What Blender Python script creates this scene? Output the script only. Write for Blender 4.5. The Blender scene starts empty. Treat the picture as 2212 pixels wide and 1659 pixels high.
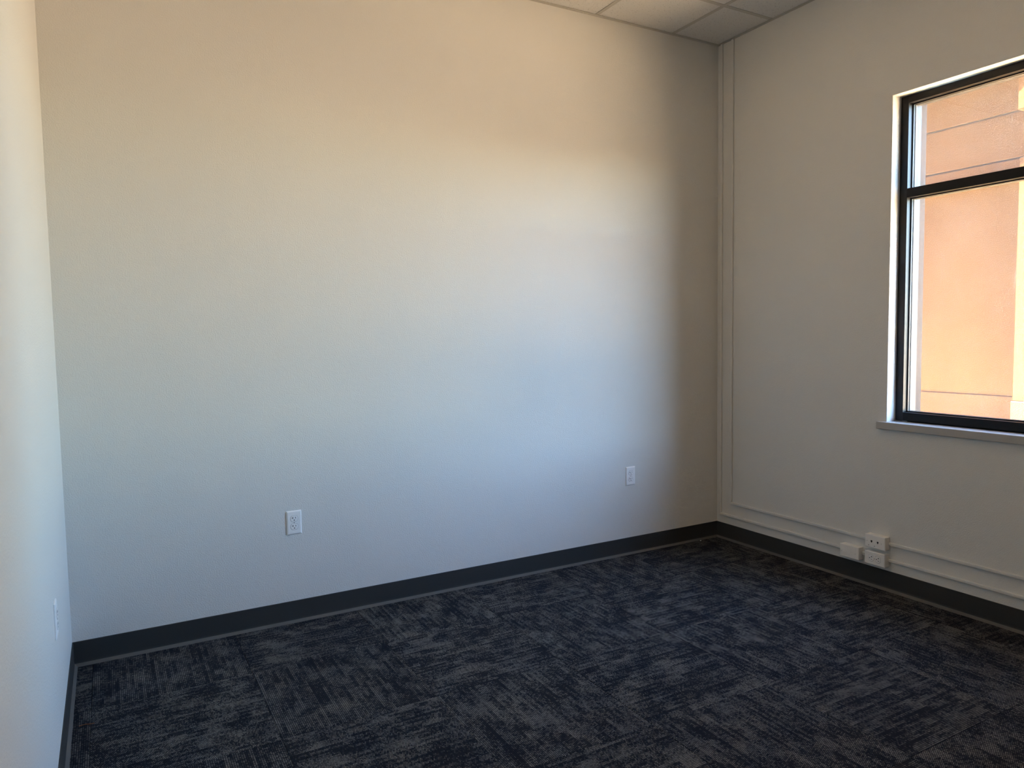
import bpy, bmesh, math, random
from mathutils import Vector, Matrix

random.seed(7)
SC = bpy.context.scene
COL = SC.collection

# ------------------------------------------------------------------ camera
CAM = Vector((-3.5006, -3.4918, 1.3618))
YAW, PITCH, ROLL, FPX = 0.50953, -0.06740, -0.01607, 1563.27
fw = Vector((math.cos(PITCH) * math.sin(YAW), math.cos(PITCH) * math.cos(YAW), math.sin(PITCH)))
rt = Vector((math.cos(YAW), -math.sin(YAW), 0))
up = rt.cross(fw)
rt2 = rt * math.cos(ROLL) + up * math.sin(ROLL)
up2 = -rt * math.sin(ROLL) + up * math.cos(ROLL)
cd = bpy.data.cameras.new('camera')
cd.sensor_fit = 'HORIZONTAL'
cd.sensor_width = 36.0
cd.lens = FPX / 2212 * 36.0
cd.clip_start = 0.02
cam = bpy.data.objects.new('camera', cd)
COL.objects.link(cam)
cam.matrix_world = Matrix(((rt2.x, up2.x, -fw.x, CAM.x), (rt2.y, up2.y, -fw.y, CAM.y),
                           (rt2.z, up2.z, -fw.z, CAM.z), (0, 0, 0, 1)))
SC.camera = cam

# ------------------------------------------------------------------ sky, sun, exposure
SUN_EL = math.radians(30.0)
SUN_TRAVEL = Vector((0.07, 1.0, 0)).normalized()          # horizontal way the sunlight goes
world = bpy.data.worlds.new('sky')
SC.world = world
world.use_nodes = True
wn = world.node_tree
wn.nodes.clear()
sky = wn.nodes.new('ShaderNodeTexSky')
sky.sky_type = 'NISHITA'
sky.sun_disc = False
sky.sun_elevation = SUN_EL
toward = -SUN_TRAVEL
sky.sun_rotation = math.atan2(toward.x, toward.y)
sky.air_density = 1.0
sky.dust_density = 0.25
sky.ozone_density = 3.2
bg = wn.nodes.new('ShaderNodeBackground')
bg.inputs['Strength'].default_value = 1.85
wo = wn.nodes.new('ShaderNodeOutputWorld')
wn.links.new(sky.outputs[0], bg.inputs[0])
wn.links.new(bg.outputs[0], wo.inputs[0])

sd = bpy.data.lights.new('sun', 'SUN')
sd.energy = 84.0
sd.color = (1.0, 0.765, 0.50)
sd.angle = math.radians(0.53)
sun = bpy.data.objects.new('sun', sd)
COL.objects.link(sun)
travel = Vector((SUN_TRAVEL.x * math.cos(SUN_EL), SUN_TRAVEL.y * math.cos(SUN_EL), -math.sin(SUN_EL)))
sun.rotation_euler = travel.to_track_quat('-Z', 'Y').to_euler()
sun.location = (-6, -8, 9)

SC.view_settings.view_transform = 'Standard'
SC.view_settings.look = 'None'
SC.view_settings.gamma = 1.0
SC.view_settings.use_curve_mapping = False
SC.view_settings.exposure = 1.90
cy = SC.cycles
cy.use_denoising = True
cy.max_bounces = 8
cy.diffuse_bounces = 6
cy.transparent_max_bounces = 10
cy.glossy_bounces = 3
cy.adaptive_threshold = 0.03
cy.sample_clamp_indirect = 0.0
try:
    cy.use_guiding = True
    cy.use_surface_guiding = True
    cy.use_volume_guiding = False
except Exception:
    pass

# ------------------------------------------------------------------ room measures (metres)
W, DEP, H = 3.6838, 3.68, 3.1804        # room width (x from -W to 0), depth (y from 0 to -DEP), ceiling height
BASE = 0.1047                           # wall base height
WY0, WY1 = -1.190, -2.320               # window opening along the right wall
WZ0, WZ1 = 0.886, 2.530
XF0, XF1 = 0.070, 0.180                 # window frame depth
XOUT = 0.285                            # outside face of the wall
END_Y = -12.0                           # far end of our own building
OPP = 3.0                               # distance of the building across the walk

# ------------------------------------------------------------------ material helpers
class NT:
    def __init__(s, name):
        s.m = bpy.data.materials.new(name)
        s.m.use_nodes = True
        s.t = s.m.node_tree
        s.t.nodes.clear()
        s.out = s.t.nodes.new('ShaderNodeOutputMaterial')
    def n(s, kind, **kw):
        nd = s.t.nodes.new(kind)
        for k, v in kw.items():
            setattr(nd, k, v)
        return nd
    def put(s, sock, v):
        if isinstance(v, bpy.types.NodeSocket):
            s.t.links.new(v, sock)
        else:
            sock.default_value = v
    def math(s, op, a, b=0.0, c=None, clamp=False):
        nd = s.n('ShaderNodeMath', operation=op, use_clamp=clamp)
        s.put(nd.inputs[0], a)
        s.put(nd.inputs[1], b)
        if c is not None:
            s.put(nd.inputs[2], c)
        return nd.outputs[0]
    def mapr(s, v, a, b, c=0.0, d=1.0, kind='LINEAR'):
        nd = s.n('ShaderNodeMapRange', interpolation_type=kind)
        s.put(nd.inputs[0], v)
        for i, x in enumerate((a, b, c, d)):
            s.put(nd.inputs[i + 1], x)
        return nd.outputs[0]
    def mixc(s, f, a, b):
        nd = s.n('ShaderNodeMix', data_type='RGBA')
        s.put(nd.inputs[0], f)
        s.put(nd.inputs[6], a)
        s.put(nd.inputs[7], b)
        return nd.outputs[2]
    def comb(s, x, y, z=0.0):
        nd = s.n('ShaderNodeCombineXYZ')
        for i, v in enumerate((x, y, z)):
            s.put(nd.inputs[i], v)
        return nd.outputs[0]
    def noise(s, vec, scale, detail=2.0, rough=0.5):
        nd = s.n('ShaderNodeTexNoise')
        s.put(nd.inputs['Vector'], vec)
        s.put(nd.inputs['Scale'], scale)
        s.put(nd.inputs['Detail'], detail)
        s.put(nd.inputs['Roughness'], rough)
        return nd.outputs['Fac']
    def bump(s, h, strength, dist):
        nd = s.n('ShaderNodeBump')
        s.put(nd.inputs['Strength'], strength)
        s.put(nd.inputs['Distance'], dist)
        s.put(nd.inputs['Height'], h)
        return nd.outputs[0]
    def obj(s):
        return s.n('ShaderNodeTexCoord').outputs['Object']
    def principled(s, col, rough, normal=None, metallic=0.0, spec=0.5):
        nd = s.n('ShaderNodeBsdfPrincipled')
        s.put(nd.inputs['Base Color'], col)
        s.put(nd.inputs['Roughness'], rough)
        s.put(nd.inputs['Metallic'], metallic)
        s.put(nd.inputs['Specular IOR Level'], spec)
        if normal is not None:
            s.put(nd.inputs['Normal'], normal)
        return nd.outputs[0]
    def end(s, sh):
        s.t.links.new(sh, s.out.inputs[0])
        return s.m


def rgba(c):
    return (c[0], c[1], c[2], 1.0)


def mat_wall():
    t = NT('eggshell_wall_paint')
    o = t.obj()
    peel = t.noise(o, 185.0, 1.0, 0.55)
    broad = t.noise(o, 45.0, 0.0, 0.5)
    h = t.math('ADD', peel, t.math('MULTIPLY', broad, 0.3))
    tint = t.noise(o, 1.3, 0.0)
    col = t.mixc(t.mapr(tint, 0.3, 0.7), rgba((0.690, 0.686, 0.666)), rgba((0.710, 0.706, 0.686)))
    return t.end(t.principled(col, 0.55, t.bump(h, 0.7, 0.0018), spec=0.35))


def mat_plain(name, col, rough, metallic=0.0, spec=0.5, grain=0.0, gscale=300.0):
    t = NT(name)
    o = t.obj()
    f = t.noise(o, 60.0, 1.0)
    c2 = tuple(min(1.0, x * 0.93) for x in col)
    c = t.mixc(f, rgba(col), rgba(c2))
    nrm = t.bump(t.noise(o, gscale, 2.0), grain, 0.0008) if grain else None
    return t.end(t.principled(c, rough, nrm, metallic, spec))


def mat_ceiling_tile():
    t = NT('mineral_fibre_tile')
    o = t.obj()
    info = t.n('ShaderNodeObjectInfo')
    sh = t.n('ShaderNodeVectorMath', operation='MULTIPLY_ADD')
    t.put(sh.inputs[0], info.outputs['Location'])
    sh.inputs[1].default_value = (3.7, 5.1, 1.0)
    t.put(sh.inputs[2], o)
    p = sh.outputs[0]
    v1 = t.n('ShaderNodeTexVoronoi')
    t.put(v1.inputs['Vector'], p)
    v1.inputs['Scale'].default_value = 95.0
    pit = t.mapr(v1.outputs['Distance'], 0.10, 0.26, 1.0, 0.0)
    keep = t.math('GREATER_THAN', t.noise(p, 38.0, 2.0), 0.54)
    worm = t.mapr(t.noise(p, 210.0, 3.0, 0.6), 0.60, 0.68)
    pits = t.math('MAXIMUM', t.math('MULTIPLY', pit, keep), t.math('MULTIPLY', worm, 0.55))
    col = t.mixc(pits, rgba((0.71, 0.70, 0.68)), rgba((0.30, 0.29, 0.275)))
    return t.end(t.principled(col, 0.92, t.bump(t.math('SUBTRACT', 1.0, pits), 0.5, 0.002), spec=0.2))


def mat_carpet(name, quarter):
    t = NT(name)
    o = t.obj()
    info = t.n('ShaderNodeObjectInfo')
    sep = t.n('ShaderNodeSeparateXYZ')
    t.put(sep.inputs[0], o)
    ox = t.math('MULTIPLY', info.outputs['Random'], 37.0)
    x = t.math('ADD', sep.outputs[0], ox)
    y = t.math('ADD', sep.outputs[1], t.math('MULTIPLY', info.outputs['Random'], 91.0))
    if quarter:
        x, y = y, x
    # x runs across the yarn rows, y along them
    row = t.math('FLOOR', t.math('DIVIDE', x, 0.0066))
    odd = t.math('MODULO', t.math('ABSOLUTE', row), 2.0)
    cyv = t.math('ADD', t.math('DIVIDE', y, 0.0052), t.math('MULTIPLY', odd, 0.5))
    cell = t.math('FLOOR', cyv)
    fu = t.math('ABSOLUTE', t.math('SUBTRACT', t.math('FRACT', t.math('DIVIDE', x, 0.0066)), 0.5))
    fv = t.math('ABSOLUTE', t.math('SUBTRACT', t.math('FRACT', cyv), 0.5))
    rr = t.math('SQRT', t.math('ADD', t.math('POWER', t.math('MULTIPLY', fu, 0.95), 2.0), t.math('POWER', t.math('MULTIPLY', fv, 1.2), 2.0)))
    loop = t.mapr(rr, 0.30, 0.50, 1.0, 0.0, 'SMOOTHSTEP')
    wn1 = t.n('ShaderNodeTexWhiteNoise', noise_dimensions='2D')
    t.put(wn1.inputs['Vector'], t.comb(row, cell))
    rnd = wn1.outputs['Value']
    # rectangular blocks of heavier and lighter yarn, longer along the rows
    def blocks(wid, length, seed):
        c = t.math('FLOOR', t.math('DIVIDE', x, wid))
        w1 = t.n('ShaderNodeTexWhiteNoise', noise_dimensions='2D')
        t.put(w1.inputs['Vector'], t.comb(c, seed))
        r = t.math('FLOOR', t.math('ADD', t.math('DIVIDE', y, length), t.math('MULTIPLY', w1.outputs['Value'], 7.0)))
        w2 = t.n('ShaderNodeTexWhiteNoise', noise_dimensions='3D')
        t.put(w2.inputs['Vector'], t.comb(c, r, seed + 0.5))
        return w2.outputs['Value']
    px = t.math('SNAP', x, 0.0132)
    py = t.math('SNAP', y, 0.0156)
    b1 = blocks(0.0264, 0.1010, 3.0)
    b2 = blocks(0.0396, 0.0460, 8.0)
    b3 = blocks(0.0132, 0.0640, 13.0)
    big = t.noise(t.comb(t.math('MULTIPLY', px, 9.0), t.math('MULTIPLY', py, 5.0)), 1.0, 2.0, 0.6)
    fine = t.noise(t.comb(t.math('MULTIPLY', px, 34.0), t.math('MULTIPLY', py, 16.0), 3.0), 1.0, 2.0, 0.6)
    dens = t.math('ADD', t.math('MULTIPLY', b1, 0.24), t.math('MULTIPLY', b2, 0.24))
    dens = t.math('ADD', dens, t.math('MULTIPLY', b3, 0.22))
    dens = t.math('ADD', dens, t.math('MULTIPLY', big, 1.10))
    dens = t.math('ADD', dens, t.math('MULTIPLY', fine, 0.60))
    dens = t.mapr(dens, 0.84, 1.62, 0.0, 1.0)
    alt = t.math('MULTIPLY', t.math('MODULO', t.math('ABSOLUTE', t.math('FLOOR', t.math('DIVIDE', x, 0.0132))), 2.0), 0.22)
    lit = t.math('SUBTRACT', t.math('ADD', dens, t.math('MULTIPLY', t.math('SUBTRACT', rnd, 0.5), 0.70)), t.math('MULTIPLY', alt, t.math('SUBTRACT', 1.3, dens)))
    lit = t.mapr(lit, 0.10, 0.95, 0.0, 1.0)
    hue = t.noise(t.comb(px, py, 9.0), 7.0, 1.0)
    light = t.mixc(t.mapr(hue, 0.35, 0.65), rgba((0.275, 0.262, 0.240)), rgba((0.205, 0.205, 0.205)))
    mid = t.mixc(t.mapr(hue, 0.35, 0.65), rgba((0.036, 0.036, 0.040)), rgba((0.022, 0.023, 0.031)))
    deep = rgba((0.006, 0.007, 0.013))
    yarn = t.mixc(lit, mid, light)
    tone = t.mapr(info.outputs['Random'], 0.0, 1.0, 0.85, 1.0)
    col = t.mixc(t.math('MULTIPLY', loop, tone), deep, yarn)
    h = t.math('MULTIPLY', loop, t.mapr(rnd, 0.0, 1.0, 0.6, 1.0))
    return t.end(t.principled(col, 0.95, t.bump(h, 0.6, 0.0025), spec=0.1))


def mat_stucco(name, c1, c2):
    t = NT(name)
    o = t.obj()
    g = t.noise(o, 130.0, 4.0, 0.7)
    big = t.noise(o, 2.2, 3.0)
    col = t.mixc(t.mapr(big, 0.3, 0.7), rgba(c1), rgba(c2))
    spk = t.mapr(t.noise(o, 260.0, 2.0), 0.62, 0.72)
    col = t.mixc(t.math('MULTIPLY', spk, 0.30), col, rgba((0.46, 0.32, 0.20)))
    return t.end(t.principled(col, 0.9, t.bump(g, 0.8, 0.006), spec=0.2))


def mat_ground():
    t = NT('broom_finished_concrete')
    o = t.obj()
    f = t.noise(o, 1.1, 5.0, 0.6)
    fine = t.noise(o, 90.0, 3.0)
    col = t.mixc(t.mapr(f, 0.3, 0.7), rgba((0.52, 0.43, 0.315)), rgba((0.60, 0.505, 0.375)))
    return t.end(t.principled(col, 0.9, t.bump(fine, 0.4, 0.003), spec=0.2))


def mat_glass():
    t = NT('dusty_window_glass')
    o = t.obj()
    tr = t.n('ShaderNodeBsdfTransparent')
    tr.inputs[0].default_value = (0.95, 0.965, 0.955, 1)
    gl = t.n('ShaderNodeBsdfGlossy')
    gl.inputs['Roughness'].default_value = 0.02
    gl.inputs[0].default_value = (1, 1, 1, 1)
    fr = t.n('ShaderNodeFresnel')
    geo = t.n('ShaderNodeNewGeometry')
    t.put(fr.inputs['IOR'], t.mapr(geo.outputs['Backfacing'], 0.0, 1.0, 1.45, 1.0 / 1.45))   # thin pane: same on both faces
    m1 = t.n('ShaderNodeMixShader')
    t.put(m1.inputs[0], fr.outputs[0])
    t.put(m1.inputs[1], tr.outputs[0])
    t.put(m1.inputs[2], gl.outputs[0])
    tl = t.n('ShaderNodeBsdfTranslucent')
    tl.inputs[0].default_value = (0.86, 0.81, 0.74, 1)
    fine = t.mapr(t.noise(o, 420.0, 2.0, 0.7), 0.50, 0.74)
    cloud = t.mapr(t.noise(o, 5.0, 3.0, 0.6), 0.25, 0.80)
    sep = t.n('ShaderNodeSeparateXYZ')
    t.put(sep.inputs[0], o)
    runs = t.mapr(t.noise(t.comb(0.0, t.math('MULTIPLY', sep.outputs[1], 95.0), t.math('MULTIPLY', sep.outputs[2], 2.0)), 1.0, 2.0), 0.68, 0.76)
    d = t.math('MULTIPLY', fine, t.math('ADD', 0.075, t.math('MULTIPLY', cloud, 0.05)))
    d = t.math('ADD', d, t.math('MULTIPLY', runs, t.math('MULTIPLY', cloud, 0.06)))
    d = t.math('ADD', d, 0.006, clamp=True)
    m2 = t.n('ShaderNodeMixShader')
    t.put(m2.inputs[0], d)
    t.put(m2.inputs[1], m1.outputs[0])
    t.put(m2.inputs[2], tl.outputs[0])
    return t.end(m2.outputs[0])


M = {
    'wall': mat_wall(),
    'tile': mat_ceiling_tile(),
    'tee': mat_plain('white_painted_steel', (0.50, 0.48, 0.44), 0.5),
    'deck': mat_plain('grey_plenum_deck', (0.25, 0.25, 0.25), 0.9),
    'base': mat_plain('charcoal_rubber_base', (0.040, 0.040, 0.040), 0.62, spec=0.25, grain=0.15),
    'toe': mat_plain('pale_rubber_toe', (0.115, 0.110, 0.104), 0.7, spec=0.25, grain=0.1),
    'carpet_a': mat_carpet('charcoal_loop_carpet', False),
    'carpet_b': mat_carpet('charcoal_loop_carpet_quarter_turned', True),
    'slab': mat_plain('grey_subfloor', (0.20, 0.20, 0.20), 0.9),
    'raceway': mat_plain('raceway_paint', (0.715, 0.71, 0.69), 0.45),
    'plastic': mat_plain('white_nylon', (0.90, 0.905, 0.91), 0.30),
    'boxplastic': mat_plain('white_box_plastic', (0.90, 0.89, 0.87), 0.36),
    'hole': mat_plain('black_slot', (0.008, 0.008, 0.010), 0.7),
    'gap': mat_plain('grey_shadow_gap', (0.50, 0.50, 0.51), 0.7),
    'screw': mat_plain('painted_screw', (0.45, 0.45, 0.46), 0.4),
    'frame': mat_plain('black_anodised_aluminium', (0.009, 0.009, 0.011), 0.40, spec=0.20),
    'gasket': mat_plain('black_rubber_gasket', (0.006, 0.006, 0.007), 0.6),
    'sill': mat_plain('grey_solid_surface_sill', (0.43, 0.415, 0.395), 0.4),
    'stucco': mat_stucco('peach_stucco', (0.190, 0.112, 0.052), (0.212, 0.128, 0.062)),
    'plinth': mat_stucco('rose_stucco_plinth', (0.200, 0.114, 0.078), (0.220, 0.128, 0.090)),
    'horizon_block': mat_stucco('tan_light_blocker', (0.42, 0.33, 0.23), (0.47, 0.37, 0.27)),
    'ground': mat_ground(),
    'shade_lining': mat_plain('dark_shade_lining', (0.022, 0.012, 0.007), 0.7, spec=0.1),
    'crumb': mat_plain('white_plaster', (0.80, 0.80, 0.78), 0.8),
    'thread': mat_plain('rust_thread', (0.22, 0.09, 0.04), 0.9),
    'glass': mat_glass(),
}

# ------------------------------------------------------------------ mesh helpers
def link(name, bm, mat, parent=None, loc=None, smooth=False):
    me = bpy.data.meshes.new(name)
    bmesh.ops.recalc_face_normals(bm, faces=bm.faces[:])
    bm.to_mesh(me)
    bm.free()
    me.materials.append(M[mat])
    if smooth:
        for p in me.polygons:
            p.use_smooth = True
    return link_mesh(name, me, parent, loc)


def link_mesh(name, me, parent=None, loc=None):
    o = bpy.data.objects.new(name, me)
    COL.objects.link(o)
    if parent is not None:
        o.parent = parent
    if loc is not None:
        o.location = loc
    return o


def empty(name, loc=(0, 0, 0), rz=0.0):
    o = bpy.data.objects.new(name, None)
    o.empty_display_size = 0.05
    COL.objects.link(o)
    o.location = loc
    o.rotation_euler = (0, 0, rz)
    return o


def tag(o, label, cat, group=None):
    o['label'] = label
    o['category'] = cat
    if group:
        o['group'] = group
    return o


def structure(o, label=None, cat=None):
    o['kind'] = 'structure'
    if label:
        o['label'] = label
    if cat:
        o['category'] = cat
    return o


def add_box(bm, x0, x1, y0, y1, z0, z1, bevel=0.0, seg=2):
    r = bmesh.ops.create_cube(bm, size=1.0)
    vs = r['verts']
    for v in vs:
        v.co = Vector(((x0 + x1) / 2 + v.co.x * abs(x1 - x0), (y0 + y1) / 2 + v.co.y * abs(y1 - y0),
                       (z0 + z1) / 2 + v.co.z * abs(z1 - z0)))
    if bevel:
        es = list({e for v in vs for e in v.link_edges})
        bmesh.ops.bevel(bm, geom=es, offset=bevel, segments=seg, affect='EDGES', profile=0.5)
    return bm


def box(x0, x1, y0, y1, z0, z1, bevel=0.0, seg=2):
    return add_box(bmesh.new(), x0, x1, y0, y1, z0, z1, bevel, seg)


def rings(bm, loops, close=True, cap0=False, cap1=False):
    """skin successive vertex loops"""
    vl = [[bm.verts.new(p) for p in lp] for lp in loops]
    n = len(vl[0])
    for a, b in zip(vl, vl[1:]):
        for i in range(n if close else n - 1):
            j = (i + 1) % n
            bm.faces.new((a[i], a[j], b[j], b[i]))
    if cap0:
        bm.faces.new(vl[0])
    if cap1:
        bm.faces.new(list(reversed(vl[-1])))
    return bm


def disc_loop(r, y, n=24, cut=None, cx=0.0, cz=0.0):
    pts = []
    for i in range(n):
        a = 2 * math.pi * i / n
        x, z = r * math.cos(a), r * math.sin(a)
        if cut:
            z = max(-cut, min(cut, z))
        pts.append((cx + x, y, cz + z))
    return pts

# ------------------------------------------------------------------ walls
def wall_pieces(x0, x1, ya, yb, za, zb, oy0, oy1, oz0, oz1):
    bm = bmesh.new()
    add_box(bm, x0, x1, oy0, ya, za, zb)
    add_box(bm, x0, x1, yb, oy1, za, zb)
    add_box(bm, x0, x1, oy1, oy0, za, oz0)
    add_box(bm, x0, x1, oy1, oy0, oz1, zb)
    return bm


ZT = H + 0.30
wb = structure(link('wall_back', box(-W, 0.0, 0.0, 0.15, -0.05, ZT), 'wall'), 'long pale painted wall with two outlets', 'wall')
wl = structure(link('wall_left', box(-W - 0.15, -W, -DEP - 0.17, 0.15, -0.05, ZT), 'wall'), 'pale painted side wall facing the window', 'wall')
wf = structure(link('wall_front', box(-W, 0.0, -DEP - 0.17, -DEP, -0.05, ZT), 'wall'), 'pale painted wall opposite the long outlet wall', 'wall')
R = 0.004                                # rounded plaster corner of the window opening
wr = structure(link('wall_right', wall_pieces(0.0, XF1, 0.15, -DEP - 0.17, -0.05, ZT, WY0 + R, WY1 - R, WZ0 - 0.04, WZ1 + R), 'wall'),
               'pale painted wall holding the black framed window', 'wall')
# plaster return with bullnose edge, round the opening
prof = [(0.0, R + 0.0)] + [(R - R * math.cos(a), R - R * math.sin(a)) for a in [math.pi / 2 * i / 8 for i in range(1, 9)]] + [(XF0 + 0.03, 0.0)]
loops = []
for (px, off) in prof:
    loops.append([(px, WY0 + off, WZ0 - 0.03), (px, WY0 + off, WZ1 + off), (px, WY1 - off, WZ1 + off), (px, WY1 - off, WZ0 - 0.03)])
bm = rings(bmesh.new(), loops, close=False)
rv = link('window_return', bm, 'wall', wr, smooth=True)
rv['label'] = 'rounded plaster return around the window'
# outside skin of our own building (its far end stands level with the room's end wall)
ext = structure(link('wall_exterior', wall_pieces(XF1, XOUT, 4.9, END_Y, -0.4, 7.5, WY0 + 0.006, WY1 - 0.006, WZ0 - 0.02, WZ1 + 0.006), 'stucco'),
                'peach stucco outer face of the wall around the window', 'wall')

structure(link('roof_sky_block', box(XOUT, OPP + 0.5, -1.7, 5.0, 3.75, 3.95), 'deck'), 'added unseen roof that shades the stucco across the walk', 'roof')  # unseen roof added to keep sky light off the stucco
structure(link('wall_light_block', box(XOUT, OPP - 0.08, 4.9, 5.0, -0.4, 3.75), 'stucco'), 'added unseen end wall that keeps light off the walk', 'wall')  # unseen wall added to shut out light from this end

# ------------------------------------------------------------------ floor of carpet tiles
floor = structure(link('floor', box(-W, 0.0, -DEP, 0.0, -0.05, -0.008), 'slab'), 'dark patterned carpet tile floor', 'floor')
P = 0.571
xs = [-W] + [x for x in [-1.900 + P * k for k in range(-4, 4)] if -W + 0.02 < x < -0.02] + [0.0]
ys = [0.0] + [y for y in [-0.452 - P * k for k in range(0, 7)] if y > -DEP + 0.02] + [-DEP]
xs.sort()
cache = {}
for i in range(len(xs) - 1):
    for j in range(len(ys) - 1):
        x0, x1, y1, y0 = xs[i], xs[i + 1], ys[j], ys[j + 1]
        ii = round((x0 + 1.900) / P) if x0 > -W + 0.001 else round((x1 + 1.900) / P) - 1
        quarter = (ii + j) % 2 == 0
        key = (round(x1 - x0, 4), round(y1 - y0, 4), quarter)
        if key not in cache:
            w2, d2 = (x1 - x0) / 2 - 0.0004, (y1 - y0) / 2 - 0.0004
            bm = bmesh.new()
            b = 0.0012
            rings(bm, [[(-w2, -d2, -0.008), (w2, -d2, -0.008), (w2, d2, -0.008), (-w2, d2, -0.008)],
                       [(-w2, -d2, -b), (w2, -d2, -b), (w2, d2, -b), (-w2, d2, -b)],
                       [(-w2 + b, -d2 + b, 0), (w2 - b, -d2 + b, 0), (w2 - b, d2 - b, 0), (-w2 + b, d2 - b, 0)]], cap0=True, cap1=True)
            bmesh.ops.recalc_face_normals(bm, faces=bm.faces[:])
            me = bpy.data.meshes.new('carpet_tile')
            bm.to_mesh(me)
            bm.free()
            me.materials.append(M['carpet_a' if not quarter else 'carpet_b'])
            cache[key] = me
        link_mesh('carpet_tile', cache[key], floor, ((x0 + x1) / 2, (y0 + y1) / 2, 0.0))

# ------------------------------------------------------------------ suspended ceiling
ceil = structure(link('ceiling', box(-W, 0.0, -DEP, 0.0, H + 0.12, ZT), 'deck'), 'suspended ceiling of white speckled tiles', 'ceiling')
gx = [0.0, -0.394] + [-0.394 - P * k for k in range(1, 6)] + [-W]
gy = [0.0, -0.436] + [-0.436 - P * k for k in range(1, 6)] + [-DEP]
cache = {}
for i in range(len(gx) - 1):
    for j in range(len(gy) - 1):
        x1, x0, y1, y0 = gx[i], gx[i + 1], gy[j], gy[j + 1]
        key = (round(x1 - x0, 4), round(y1 - y0, 4))
        if key not in cache:
            w2, d2 = (x1 - x0) / 2 - 0.003, (y1 - y0) / 2 - 0.003
            bm = box(-w2, w2, -d2, d2, 0.0, 0.016)
            me = bpy.data.meshes.new('ceiling_tile')
            bm.to_mesh(me)
            bm.free()
            me.materials.append(M['tile'])
            cache[key] = me
        link_mesh('ceiling_tile', cache[key], ceil, ((x0 + x1) / 2, (y0 + y1) / 2, H + 0.003))
TW = 0.0115


def tee(name, x0, x1, y0, y1):
    bm = box(x0, x1, y0, y1, H, H + 0.0025)
    if x1 - x0 > y1 - y0:
        add_box(bm, x0, x1, (y0 + y1) / 2 - 0.001, (y0 + y1) / 2 + 0.001, H + 0.0025, H + 0.034)
    else:
        add_box(bm, (x0 + x1) / 2 - 0.001, (x0 + x1) / 2 + 0.001, y0, y1, H + 0.0025, H + 0.034)
    return link(name, bm, 'tee', ceil)


for y in gy[1:-1]:
    tee('main_tee', -W, 0.0, y - TW, y + TW)
for x in gx[1:-1]:
    for a, b in zip(gy, gy[1:]):
        tee('cross_tee', x - TW, x + TW, b + (TW if b > -DEP else 0), a - (TW if a < 0 else 0))
A = 0.021
for x0, x1, y0, y1 in ((-W, 0, -A, 0), (-W, 0, -DEP, -DEP + A), (-W, -W + A, -DEP + A, -A), (-A, 0, -DEP + A, -A)):
    bm = box(x0, x1, y0, y1, H - 0.0015, H + 0.0008)
    link('wall_angle', bm, 'tee', ceil)

# ------------------------------------------------------------------ rubber cove base
BP = [(0.0, 0.0), (0.0055, 0.0), (0.0055, 0.0122), (0.0044, 0.0155), (0.0038, 0.0200), (0.0036, BASE - 0.0022),
      (0.0026, BASE - 0.0006), (0.0012, BASE), (0.0, BASE)]
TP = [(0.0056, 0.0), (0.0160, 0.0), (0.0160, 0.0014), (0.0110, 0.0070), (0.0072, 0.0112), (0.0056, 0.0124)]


def baseboard(name, label, ends):
    """ends(o) gives the two end points of the line that lies o out from the wall"""
    def strip(profile):
        return rings(bmesh.new(), [[(*ends(o)[0], z) for o, z in profile], [(*ends(o)[1], z) for o, z in profile]], cap0=True, cap1=True)
    o = structure(link(name, strip(BP), 'base'), label, 'baseboard')
    t = link('cove_toe', strip(TP), 'toe', o)  # toe strip is a paler grey than the base
    t['label'] = 'lighter toe of the wall base'
    return o


baseboard('baseboard_back', 'charcoal rubber wall base under the long wall with two outlets', lambda o: ((-W + o, -o), (-o, -o)))
baseboard('baseboard_right', 'charcoal rubber wall base below the surface raceways', lambda o: ((-o, -o), (-o, -DEP + o)))
baseboard('baseboard_left', 'charcoal rubber wall base along the side wall facing the window', lambda o: ((-W + o, -DEP + o), (-W + o, -o)))
baseboard('baseboard_front', 'charcoal rubber wall base along the end wall', lambda o: ((-o, -DEP + o), (-W + o, -DEP + o)))

# ------------------------------------------------------------------ window
win = structure(empty('window_1', (XF0, (WY0 + WY1) / 2, WZ0)), 'black aluminium window with dusty glass and a transom bar', 'window')
WL = Vector((XF0, (WY0 + WY1) / 2, WZ0))


def wpart(name, bm, mat, parent=win, label=None, off=WL):
    bmesh.ops.translate(bm, verts=bm.verts[:], vec=-off)
    o = link(name, bm, mat, parent)
    if label:
        o['label'] = label
    return o


FY = 0.040                                # face width of the frame bars
FZ0, FZ1 = 0.890, 2.529
TZ0, TZ1 = 2.024, 2.070
XG = 0.118                                # glass line
def bar_y(z0, z1, y0, y1, top_stop, bot_stop):
    """horizontal bar with glazing pocket stops"""
    bm = box(XF0, XG - 0.014, y1, y0, z0, z1, 0.0012, 1)
    add_box(bm, XG + 0.014, XF1, y1, y0, z0, z1, 0.0012, 1)
    add_box(bm, XG - 0.0138, XG + 0.0138, y1, y0, z0 + (0.006 if bot_stop else 0), z1 - (0.006 if top_stop else 0))
    return bm


def bar_z(y0, y1, z0, z1, side):
    bm = box(XF0, XG - 0.014, y1, y0, z0, z1, 0.0012, 1)
    add_box(bm, XG + 0.014, XF1, y1, y0, z0, z1, 0.0012, 1)
    ya, yb = (y1 + 0.006, y0) if side < 0 else (y1, y0 - 0.006)
    add_box(bm, XG - 0.0138, XG + 0.0138, ya, yb, z0, z1)
    return bm


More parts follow.
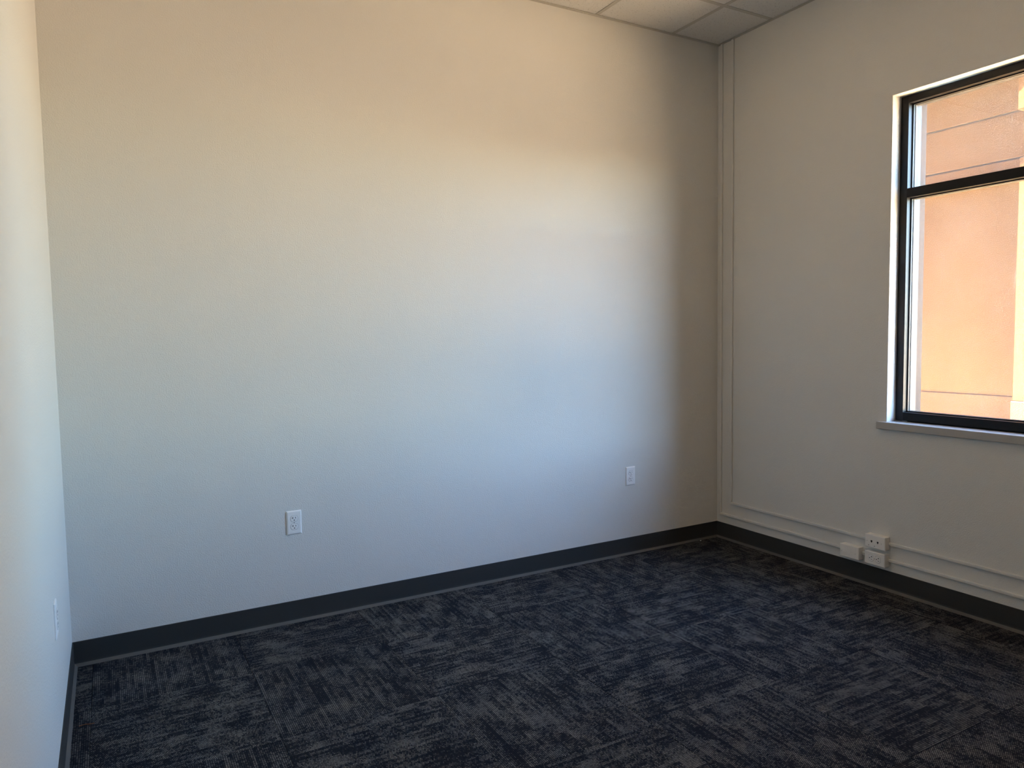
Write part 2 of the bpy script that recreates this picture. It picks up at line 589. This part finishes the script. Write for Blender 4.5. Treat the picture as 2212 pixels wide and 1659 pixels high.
yA, yB = WY0 - 0.0005, WY1 + 0.0005
wpart('frame_jamb', bar_z(yA, yA - FY, FZ0, FZ1, -1), 'frame')
wpart('frame_jamb', bar_z(yB + FY, yB, FZ0, FZ1, 1), 'frame')
wpart('frame_head', bar_y(FZ1 - 0.036, FZ1, yA - FY, yB + FY, False, True), 'frame')
wpart('frame_bottom_rail', bar_y(FZ0, FZ0 + 0.042, yA - FY, yB + FY, True, False), 'frame')
wpart('transom_bar', bar_y(TZ0, TZ1, yA - FY, yB + FY, True, True), 'frame')
gy0, gy1 = yA - FY, yB + FY
for z0, z1, lab in ((FZ0 + 0.042, TZ0, 'tall dusty lower pane'), (TZ1, FZ1 - 0.036, 'short dusty pane above the transom bar')):
    g = wpart('glass_pane', box(XG - 0.003, XG + 0.003, gy1 - 0.004, gy0 + 0.004, z0 - 0.004, z1 + 0.004), 'glass', label=lab)
    for xg in (XG - 0.0095, XG + 0.0095):
        bm = bmesh.new()
        t_ = 0.0055
        for (a0, a1, b0, b1) in ((gy0 - t_, gy0, z0, z1), (gy1, gy1 + t_, z0, z1), (gy1 + t_, gy0 - t_, z0, z0 + t_), (gy1 + t_, gy0 - t_, z1 - t_, z1)):
            add_box(bm, xg - 0.0055, xg + 0.0055, a0, a1, b0, b1)
        wpart('gasket', bm, 'gasket', g)
# added dark lining over the outer stucco return; its colour stands for shade
for nm, (a0, a1, b0, b1) in (('shade_lining_jamb', (WY0 - 0.001, WY0 + 0.0055, WZ0 - 0.015, WZ1 + 0.0055)), ('shade_lining_jamb', (WY1 - 0.0055, WY1 + 0.001, WZ0 - 0.015, WZ1 + 0.0055)),
                             ('shade_lining_head', (WY1 + 0.001, WY0 - 0.001, WZ1 - 0.001, WZ1 + 0.0055)), ('shade_lining_sill', (WY1 + 0.001, WY0 - 0.001, WZ0 - 0.015, WZ0 + 0.004))):
    wpart(nm, box(XF1 + 0.0003, XOUT + 0.004, a0, a1, b0, b1), 'shade_lining')
# stool (inside sill board)
bm = box(-0.022, XF0 + 0.02, WY1 - 0.045, WY0 + 0.045, WZ0 - 0.040, WZ0 - 0.002, 0.0025, 2)
st = wpart('window_sill', bm, 'sill', label='grey sill board with a square front edge')

# ------------------------------------------------------------------ outlets
def plate(w, h, d, bev, y_back=0.0):
    """cover plate, back at local y=0, front toward -y"""
    a, b = w / 2, h / 2
    def loop(k, y):
        return [(-a + k, y_back - y, -b + k), (a - k, y_back - y, -b + k), (a - k, y_back - y, b - k), (-a + k, y_back - y, b - k)]
    return rings(bmesh.new(), [loop(0, 0), loop(0, d * 0.42), loop(bev * 0.35, d * 0.80), loop(bev, d)], cap0=True, cap1=True)


def receptacles(root, front, horizontal):
    """two 20 A receptacle faces, slots, ground holes and the centre screw"""
    def tr(x, z):
        return (z, -x) if horizontal else (x, z)     # ground pin down -> ground pin to the left
    for s in (1, -1):
        cz = 0.0193 * s
        face = bmesh.new()
        lp = []
        for r, y in ((0.0172, 0.0), (0.0172, 0.0009), (0.0163, 0.0016)):
            lp.append([(*tr(x, z + cz), 0) for x, _, z in disc_loop(r, 0, 28, r * 0.82)])
            lp[-1] = [(p[0], front - y, p[1]) for p in lp[-1]]
        rings(face, lp, cap0=True, cap1=True)
        f = link('receptacle_face', face, 'plastic', root)
        ring = bmesh.new()
        lp = []
        for r in (0.0188, 0.0170):
            lp.append([(tr(x, z + cz)[0], front - 0.00025, tr(x, z + cz)[1]) for x, _, z in disc_loop(r, 0, 28, r * 0.82)])
        rings(ring, lp)
        link('face_gap', ring, 'gap', f)
        def slot(x0, x1, z0, z1):
            (xa, za), (xb, zb) = tr(x0, z0 + cz), tr(x1, z1 + cz)
            return box(min(xa, xb), max(xa, xb), front - 0.0019, front - 0.0008, min(za, zb), max(za, zb))
        bm = slot(-0.0076, -0.0052, 0.0000, 0.0082)
        (xa, za), (xb, zb) = tr(-0.0112, 0.0030 + cz), tr(-0.0076, 0.0052 + cz)
        add_box(bm, min(xa, xb), max(xa, xb), front - 0.0019, front - 0.0008, min(za, zb), max(za, zb))
        sl = link('slot', bm, 'hole', f)
        sl['label'] = 'sideways T slot'
        link('slot', slot(0.0052, 0.0074, 0.0004, 0.0078), 'hole', f)
        gh = bmesh.new()
        x, z = tr(0.0, -0.0066 + cz)
        rings(gh, [disc_loop(0.0026, front - 0.0008, 12, cx=x, cz=z), disc_loop(0.0026, front - 0.0019, 12, cx=x, cz=z)], cap0=True, cap1=True)
        link('ground_hole', gh, 'hole', f)
    sc = bmesh.new()
    rings(sc, [disc_loop(0.0030, front + 0.0002, 14), disc_loop(0.0030, front - 0.0006, 14), disc_loop(0.0020, front - 0.0011, 14)], cap0=True, cap1=True)
    link('screw', sc, 'screw', root)


def wall_outlet(label, loc, rz):
    root = empty('wall_outlet', loc, rz)
    tag(root, label, 'outlet')
    link('cover_plate', plate(0.0698, 0.1143, 0.0062, 0.0065), 'plastic', root)
    receptacles(root, -0.0062, False)
    return root


wall_outlet('white duplex outlet on the long wall, far from the raceway corner', (-2.7565, 0.0, 0.4851), 0.0)
wall_outlet('white duplex outlet on the long wall, next to the raceway corner', (-0.7275, 0.0, 0.4872), 0.0)
wall_outlet('white outlet plate seen edge-on on the side wall facing the window', (-W, -0.815, 0.484), math.pi / 2)

# ------------------------------------------------------------------ surface raceways and boxes on the right wall
RW, RD = 0.017, 0.0130


def channel(y0, y1, z0, z1, e=0.0):
    return box(-RD - e, -0.0004, y0 - e, y1 + e, z0 - e, z1 + e, 0.0036, 2)


def raceway(label, yv, zh, segs, stub=None):
    root = empty('surface_raceway', (0.0, yv, 0.0))
    tag(root, label, 'raceway')
    off = Vector((0.0, yv, 0.0))
    def part(name, bm, lab=None):
        bmesh.ops.translate(bm, verts=bm.verts[:], vec=-off)
        o = link(name, bm, 'raceway', root)
        if lab:
            o['label'] = lab
    part('vertical_channel', channel(yv - RW / 2, yv + RW / 2, zh - RW / 2, H - 0.002))
    for k, (a, b) in enumerate(segs):
        part('horizontal_channel', channel(b, a, zh - RW / 2, zh + RW / 2))
    if stub:
        part('coupling', channel(stub[1], stub[0], zh - RW / 2 - 0.001, zh + RW / 2 + 0.001, 0.001))
    return root


Y_IN, Y_OUT = -0.0375, -0.1285
Z_LOW, Z_UP = 0.1640, 0.2505
raceway('painted raceway running close in the corner and along the lower line to the duplex box', Y_IN, Z_LOW,
        ((Y_IN - RW / 2 + 0.003, -0.9605), (-1.2200, -DEP + 0.001)), (-1.0735, -1.1070))
raceway('painted raceway standing off the corner and along the upper line to the jack box', Y_OUT, Z_UP,
        ((Y_OUT - RW / 2 + 0.003, -1.1085), (-1.2205, -DEP + 0.001)))

BD = 0.042


def surface_box(label, yc, zc):
    root = empty('surface_box', (0.0, yc, zc), -math.pi / 2)
    tag(root, label, 'electrical box')
    w, h = 0.1120, 0.0685
    link('box_body', box(-w / 2, w / 2, -BD + 0.0045, 0.0, -h / 2, h / 2, 0.0025, 2), 'boxplastic', root)
    link('cover_plate', plate(w + 0.0015, h + 0.0012, 0.0050, 0.0040, -BD + 0.0046), 'boxplastic', root)
    return root, -BD - 0.0004


def dot(root, name, x, z, r, front, mat='hole', sub=0.0006):
    bm = bmesh.new()
    rings(bm, [disc_loop(r, front + 0.0003, 12, cx=x, cz=z), disc_loop(r, front - sub, 12, cx=x, cz=z)], cap0=True, cap1=True)
    return link(name, bm, mat, root)


# local x of a box runs toward -y of the room
b1, fr = surface_box('white surface box with two horizontal receptacle faces above the wall base', -1.1640, 0.1625)
receptacles(b1, fr, True)
b2, fr = surface_box('white surface box with two dark data jacks, topmost of the three boxes', -1.1650, 0.2515)
for x in (-0.0190, 0.0157):
    bm = box(x - 0.0042, x + 0.0042, fr - 0.0006, fr + 0.0003, -0.0040 + 0.001, 0.0046 + 0.001)
    add_box(bm, x - 0.0018, x + 0.0018, fr - 0.0006, fr + 0.0003, -0.0068, -0.0030)
    link('data_jack', bm, 'hole', b2)
for x in (-0.0445, 0.0355):
    dot(b2, 'screw', x, -0.0016, 0.0019, fr, 'screw')
for x in (-0.0352, -0.0020):
    dot(b2, 'blank_port', x, -0.0224, 0.0019, fr)
b3, fr = surface_box('white surface box with a blank cover, beside the receptacle box', -1.0155, 0.1625)
for x in (-0.0445, 0.0365):
    dot(b3, 'screw', x, -0.0035, 0.0016, fr, 'screw')

# ------------------------------------------------------------------ litter on the carpet
bm = bmesh.new()
bmesh.ops.create_icosphere(bm, subdivisions=2, radius=0.0045)
for v in bm.verts:
    v.co *= 0.75 + 0.5 * random.random()
    v.co.z = v.co.z * 0.6 + 0.0022
cr = link('plaster_crumb', bm, 'crumb', loc=(-0.1700, -0.0260, 0.0005))
tag(cr, 'tiny white plaster crumb on the carpet by the wall base', 'crumb')
bm = bmesh.new()
pts = [Vector((-3.648 + 0.012 * k, -0.566 + 0.004 * math.sin(k * 1.3), 0.0018)) for k in range(5)]
lp = []
for p in pts:
    lp.append([(p.x, p.y + 0.0014 * math.cos(a), p.z + 0.0014 * math.sin(a)) for a in [math.pi / 3 * q for q in range(6)]])
rings(bm, lp, cap0=True, cap1=True)
th = link('thread_scrap', bm, 'thread')
tag(th, 'short rust brown thread lying on the carpet', 'thread')

# ------------------------------------------------------------------ outside
gd = structure(link('ground', box(XOUT, 40.0, -40.0, 40.0, -0.55, -0.25), 'ground'), 'pale concrete walk between the two buildings', 'ground')
structure(link('wall_horizon_block', box(XOUT, 18.0, -16.4, -16.0, -0.25, 2.9), 'horizon_block'), 'added unseen tan wall that blocks the bright horizon', 'wall')  # unseen wall added to screen off the low horizon sky
nb = empty('neighbouring_building', (OPP, -2.0, -0.25))
tag(nb, 'peach stucco building across the walk, seen through the window', 'building')
NO = Vector((OPP, -2.0, -0.25))


def npart(name, bm, mat, label=None):
    bmesh.ops.translate(bm, verts=bm.verts[:], vec=-NO)
    o = link(name, bm, mat, nb)
    if label:
        o['label'] = label


NY0, NY1 = -1.30, 6.9                     # near end (unseen, set to let light past) and far end
BX, BY = 2.50, -0.556                     # end block set half a metre proud, shaped to shade the recessed bay
NTOP = 4.6
npart('bay_core', box(OPP + 0.03, OPP + 3.0, BY, NY1, -0.25, NTOP - 0.05), 'stucco')
npart('bay_plinth', box(OPP - 0.012, OPP + 0.0299, BY, NY1, -0.25, 0.7885, 0.004, 1), 'plinth', 'rose tinted stucco plinth')
npart('bay_wall', box(OPP, OPP + 0.0299, BY, NY1, 0.790, 2.719, 0.003, 1), 'stucco')
npart('frieze_band', box(OPP - 0.004, OPP + 0.0299, BY, NY1, 2.735, 3.091, 0.003, 1), 'stucco')
npart('parapet_band', box(OPP - 0.008, OPP + 0.0299, BY, NY1, 3.107, NTOP, 0.003, 1), 'stucco')
npart('end_block', box(BX, OPP + 3.0, NY0, BY, 0.80, 2.62, 0.006, 1), 'stucco')
npart('end_block_plinth', box(BX - 0.03, OPP + 3.0, NY0 - 0.03, BY, -0.25, 0.7999, 0.006, 1), 'plinth', 'rose tinted stucco plinth')
npart('end_block_neck', box(BX + 0.03, OPP + 3.0, NY0, BY - 0.03, 2.6201, 2.96, 0.006, 1), 'stucco')
npart('end_block_cap', box(BX - 0.05, OPP + 3.0, NY0 - 0.05, BY, 2.9601, NTOP, 0.008, 1), 'stucco')
